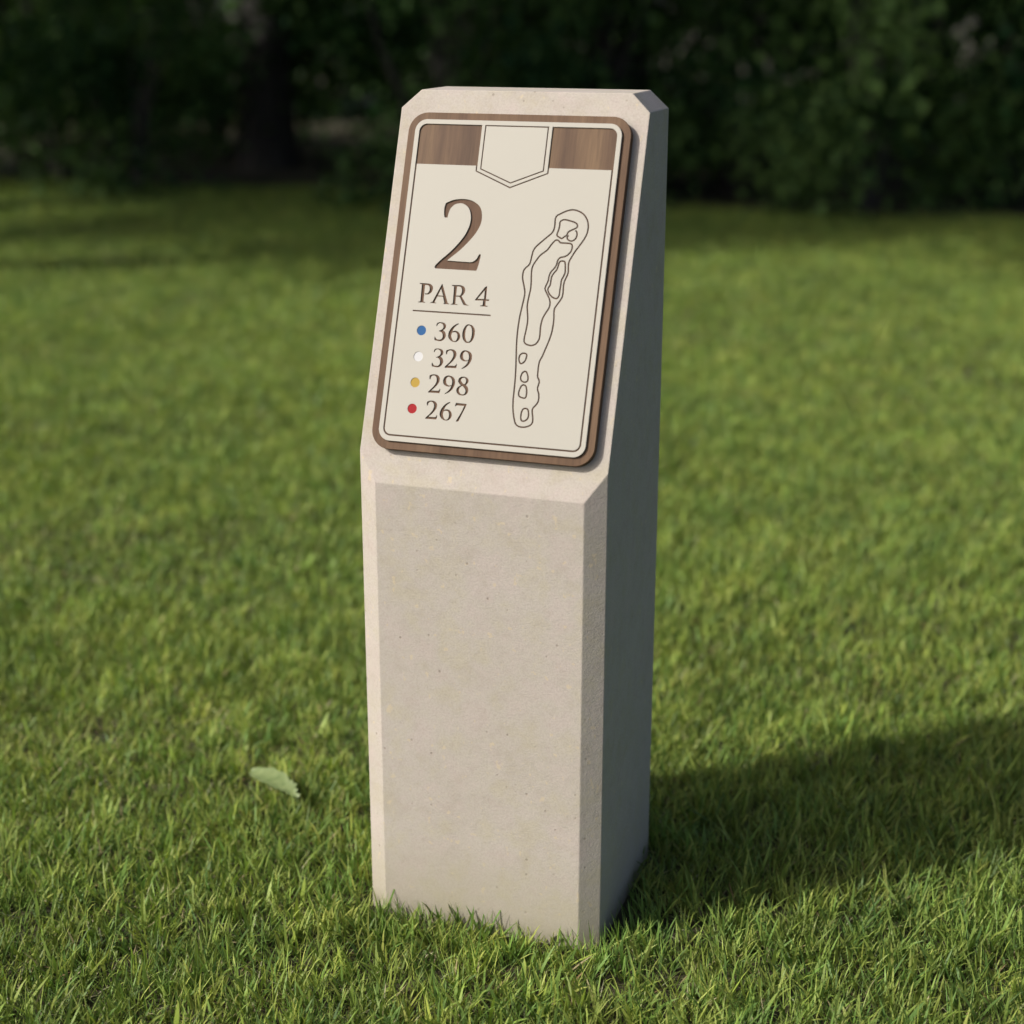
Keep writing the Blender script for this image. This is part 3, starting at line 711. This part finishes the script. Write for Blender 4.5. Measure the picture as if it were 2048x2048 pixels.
# ------------------------------------------------------------------ plants
def leaves_mesh(name, C_, size, r_, aspect=.55, droop=.5, ct=None):
    """one bent 6-vertex leaf per centre"""
    n = len(C_)
    d = r_.normal(0, 1, (n, 3)); d[:, 2] = d[:, 2] * .6 - droop
    d /= np.linalg.norm(d, axis=1)[:, None]
    s = np.cross(d, r_.normal(0, 1, (n, 3)) * .6 + [0, 0, 1.2]); s /= np.linalg.norm(s, axis=1)[:, None]
    nn = np.cross(s, d)
    L = (size * r_.uniform(.6, 1.3, n))[:, None]
    w = L * aspect * .5
    base = C_; mid = C_ + d * L * .45; tip = C_ + d * L - nn * L * .12
    V = np.stack([base, mid + s * w + nn * w * .35, mid - nn * L * .0, mid - s * w + nn * w * .35, tip], 1).reshape(-1, 3)
    o = (np.arange(n) * 5)[:, None]
    F = np.concatenate([o + [0, 1, 2], o + [1, 4, 2], o + [0, 2, 3], o + [2, 4, 3]])
    tint = np.repeat(np.clip((r_.normal(.45, .25, n) if ct is None else ct + r_.normal(0, .12, n)), 0, 1), 5)
    return mesh_np(name, V, [F], {"tint": ("FLOAT", tint)})

def tube(bm, pts, rads, seg=7):
    rings_ = []
    for i, (p, r) in enumerate(zip(pts, rads)):
        a = Vector(pts[max(i - 1, 0)]); b = Vector(pts[min(i + 1, len(pts) - 1)])
        t = (b - a).normalized()
        u = t.orthogonal().normalized(); v = t.cross(u)
        rings_.append([bm.verts.new(Vector(p) + (u * math.cos(2 * math.pi * k / seg) + v * math.sin(2 * math.pi * k / seg)) * r) for k in range(seg)])
    for a, b in zip(rings_, rings_[1:]):
        # match nearest start vertex to avoid twists
        j = min(range(seg), key=lambda q: (b[q].co - a[0].co).length)
        for k in range(seg):
            bm.faces.new((a[k], a[(k + 1) % seg], b[(k + 1 + j) % seg], b[(k + j) % seg]))
    bm.faces.new(rings_[-1])

def bm_mesh(name, bm):
    bmesh.ops.recalc_face_normals(bm, faces=bm.faces)
    me = bpy.data.meshes.new(name)
    bm.to_mesh(me); bm.free()
    for p in me.polygons: p.use_smooth = True
    return me

M_LEAF = mat_leafy("shrub leaves", (.012, .042, .012), (.115, .200, .055), transl=.25, rough=.6, spec=.14)
M_CROWN = mat_leafy("tree leaves", (.020, .045, .012), (.060, .105, .026), transl=.25, rough=.5, spec=.3)

def make_shrub(seed, w, h, nl, leaf):
    r_ = np.random.default_rng(seed)
    bm = bmesh.new()
    tips = []
    for k in range(9):
        az = r_.uniform(0, 2 * math.pi); sp = r_.uniform(.15, .8) * w * .5; hh = h * r_.uniform(.55, .95)
        bx, by = .06 * math.cos(az), .06 * math.sin(az)
        kn = r_.normal(0, .07, (5, 2))
        P_ = [(bx + math.cos(az) * sp * t**1.3 + kn[i][0] * t, by + math.sin(az) * sp * t**1.3 + kn[i][1] * t, hh * t - .02) for i, t in enumerate((0, .25, .5, .75, 1))]
        tube(bm, P_, [.026, .021, .016, .011, .004], 6)
        tips += P_[1:]
    stems = bm_mesh("stems", bm)
    # leaf clumps: drooping sprays over the shell, with gaps
    C_, ct = [], []
    nc = 44
    for k in range(nc):
        th = r_.uniform(0, 2 * math.pi); u = r_.uniform() ** .8
        z = h * (.05 + .93 * u)
        prof = (math.sin(math.pi * min(1, .18 + .8 * u)) ** .6)
        rr = w * .5 * prof * r_.uniform(.55, 1.08)
        c = np.array([rr * math.cos(th), rr * math.sin(th), z])
        m = int(nl / nc * r_.uniform(.25, 1.75))
        C_.append(c + r_.normal(0, 1, (m, 3)) * [.15, .15, .12])
        ct.append(np.full(m, r_.uniform(-.1, .95)))
    C_ = np.concatenate(C_); ct = np.concatenate(ct)
    ok = C_[:, 2] > .03
    return stems, leaves_mesh("foliage", C_[ok], leaf, r_, ct=ct[ok])

SHRUBS = [make_shrub(21, 1.7, 2.2, 5200, .085), make_shrub(22, 1.5, 1.9, 4800, .075), make_shrub(23, 2.0, 2.5, 6200, .095)]

def shrub(k, x, y, rz, s, label, group="shrubs of the dark hedge behind the lawn", sz=1.0):
    st, fo = SHRUBS[k]
    t = bpy.data.objects.new("shrub", None); COL.objects.link(t)
    t.location = (x, y, float(gh(x, y))); t.rotation_euler = (0, 0, rz); t.scale = (s, s, s * sz)
    tag(t, label, "shrub", group)
    link("stems", st, M_BARK, t); link("foliage", fo, M_LEAF, t)
    return t

def make_tree(seed, h, cr, zc, nl, leaf, lean=(0, 0), r0=.16, nlimb=34, pad=(.17, .11)):
    """h trunk height, crown radius cr centred at zc"""
    r_ = np.random.default_rng(seed)
    bm = bmesh.new()
    P_ = [(lean[0] * t + .05 * math.sin(5 * t), lean[1] * t + .04 * math.cos(4 * t) - .04, h * t - .05) for t in (0, .06, .2, .4, .6, .8, 1)]
    tube(bm, P_, [r0 * 1.5, r0 * 1.15, r0, r0 * .85, r0 * .68, r0 * .45, r0 * .15], 10)
    cl = []
    for k in range(nlimb):
        i = r_.integers(3, 7)
        b = np.array(P_[i]); th = r_.uniform(0, 2 * math.pi); q = cr * math.sqrt(r_.uniform(.15, 1)); ph = r_.uniform(-.55, .9)
        tip = np.array([P_[5][0] + q * math.cos(th), P_[5][1] + q * math.sin(th), zc + cr * .62 * ph])
        m = (b + tip) / 2 + [0, 0, .25 * cr * .3]
        tube(bm, [tuple(b), tuple(m), tuple(tip)], [r0 * .34, r0 * .2, r0 * .05], 5)
        cl += [tip, m * .3 + tip * .7]
    trunk = bm_mesh("trunk", bm)
    C_ = []
    for c in cl:
        n = int(nl / len(cl) * r_.uniform(.5, 1.5))
        C_.append(c + r_.normal(0, 1, (n, 3)) * [cr * pad[0], cr * pad[0], cr * pad[1]])
    return trunk, leaves_mesh("crown", np.concatenate(C_), leaf, r_)

TREES = [make_tree(31, 6.0, 2.6, 4.6, 7000, .15), make_tree(32, 7.0, 3.2, 5.2, 9000, .16, (-.5, -.3), .17),
         make_tree(33, 5.0, 2.2, 4.1, 7000, .14, (.6, -.2), .13),
         make_tree(34, 5.6, 2.6, 4.4, 10500, .13, (.2, .1), .14, 13, (.16, .06)),
         make_tree(35, 8.2, 1.9, 6.4, 7000, .13, (.1, .1), .15)]

def tree(k, x, y, rz, s, label, group):
    tr, cr = TREES[k]
    t = bpy.data.objects.new("tree", None); COL.objects.link(t)
    t.location = (x, y, float(gh(x, y))); t.rotation_euler = (0, 0, rz); t.scale = (s, s, s)
    tag(t, label, "tree", group)
    link("trunk", tr, M_BARK, t); link("crown", cr, M_CROWN, t)
    return t

# front row of the hedge, left to right as the camera sees it
for a in [
    (2, -6.9, 7.9, .3, 1.0, "dark shrub at the far left end of the hedge, beyond the sunlit strip"),
    (0, -5.7, 7.6, 1.9, 1.0, "full green shrub second from the left edge of the picture"),
    (1, -5.0, 7.2, 4.0, .9, "low shrub standing forward on the lawn edge left of the dark trunk"),
    (2, -3.0, 7.5, 2.2, 1.0, "broad shrub just left of the stone post, drooping to the lawn"),
    (0, -2.3, 7.9, 5.1, .95, "green shrub directly behind the top left corner of the post"),
    (1, -1.45, 8.6, .9, 1.1, "shrub behind the top edge of the post, left of the leaning trunk"),
    (0, -.55, 7.7, 3.3, .9, "sparse shrub right of the post with a bright leaf cluster near its top"),
    (2, .6, 8.3, 1.2, .95, "wide shadowed shrub between the post and the right edge"),
    (1, 1.75, 7.7, 2.7, 1.0, "shrub at the right edge of the hedge above the sunlit lawn"),
    (0, 2.9, 7.9, .2, 1.1, "shrub beyond the right edge of the picture"),
    (1, -7.9, 7.6, 2.0, 1.1, "shrub beyond the left edge of the picture"),
]:
    shrub(*a)
# second row
for k, x, y, rz, s in [(0, -7.2, 10.2, 1, 1.25), (2, -4.3, 10.6, 3, 1.2), (0, -5.6, 9.6, 2, 1.2), (1, -3.9, 9.3, 4, 1.1), (1, -2.6, 10.3, 5, 1.35), (2, -.2, 10.6, 6, 1.2), (1, 2.3, 10.3, 2.5, 1.3)]:
    shrub(k, x, y, rz, s, "shrub in the unlit second row deep inside the hedge", "shrubs in the second row of the hedge")

# trees: two in the hedge, the others stand outside the picture and shade it
tree(1, -2.28, 8.5, 1.9, 1.0, "tree with a leaning grey trunk rising behind the top of the post", "tall trees along the hedge")
tree(0, -4.9, 8.9, 2.0, 1.05, "tree in the hedge left of the post with a dark trunk deep in shade", "tall trees along the hedge")
tree(2, 1.6, 9.9, 1.0, 1.2, "tree in the hedge at the right, its trunk hidden by shrubs", "tall trees along the hedge")
tree(1, -6.9, 9.9, 4.4, 1.0, "tree at the left end of the hedge", "tall trees along the hedge")
for a in [(3, -5.7, 4.2, .5, .80), (3, -8.2, 3.9, 2.5, .80), (3, -11.5, 4.0, 4.0, .9), (0, -5.4, 6.0, 1.0, 1.0), (4, -5.6, 2.9, 2.0, 1.0)]:
    tree(*a, "tall tree left of the lawn whose crown shades its far edge", "tall trees left of the lawn")

# the wood behind: one far mass of foliage
def woodland():
    r_ = np.random.default_rng(5)
    n = 26000
    x = r_.uniform(-13, 9, n); u = r_.uniform(size=n)
    y = 12.8 + 2.2 * r_.uniform(size=n) + .6 * np.sin(x * 1.7); z = 5.5 * u
    o = link("woodland", leaves_mesh("woodland", np.stack([x, y, z], 1), .26, r_), M_LEAF)
    tag(o, "dark mass of wood behind the hedge", "woodland", kind="stuff")
woodland()

# pale leaf lying on the grass
def lawn_leaf():
    a = Vector((-.471, .261, .027))
    bm = bmesh.new()
    n = 24; L = .125
    prev = None
    for i in range(n + 1):
        t = i / n
        w = .017 * (math.sin(math.pi * min(1, t * .96 + .02)) ** .7) * (1.15 - .35 * t) + .0006
        z = .010 * math.sin(math.pi * t) + .004 * t
        wob = .0022 * math.sin(t * 25) + (.003 * math.sin(t * 70) if t > .55 else 0)
        row = [bm.verts.new((t * L, w + wob, z + .006)), bm.verts.new((t * L, 0, z)), bm.verts.new((t * L, -w + wob * .5, z + .003))]
        if prev:
            for k in range(2): bm.faces.new((prev[k], prev[k + 1], row[k + 1], row[k]))
        prev = row
    me = bm_mesh("leaf", bm)
    m = NT("pale leaf")
    m.l(m.ramp(m.noise(m.coord(), 90, 3), [(.3, (.10, .145, .045)), (.7, (.16, .20, .075))]), m.b.inputs["Base Color"])
    m.b.inputs["Roughness"].default_value = .6
    o = link("leaf", me, m.m)
    o.location = a; o.rotation_euler = (math.radians(6), math.radians(0), math.radians(-27.7))
    tag(o, "single broad pale green leaf lying in the grass left of the post", "leaf")
lawn_leaf()
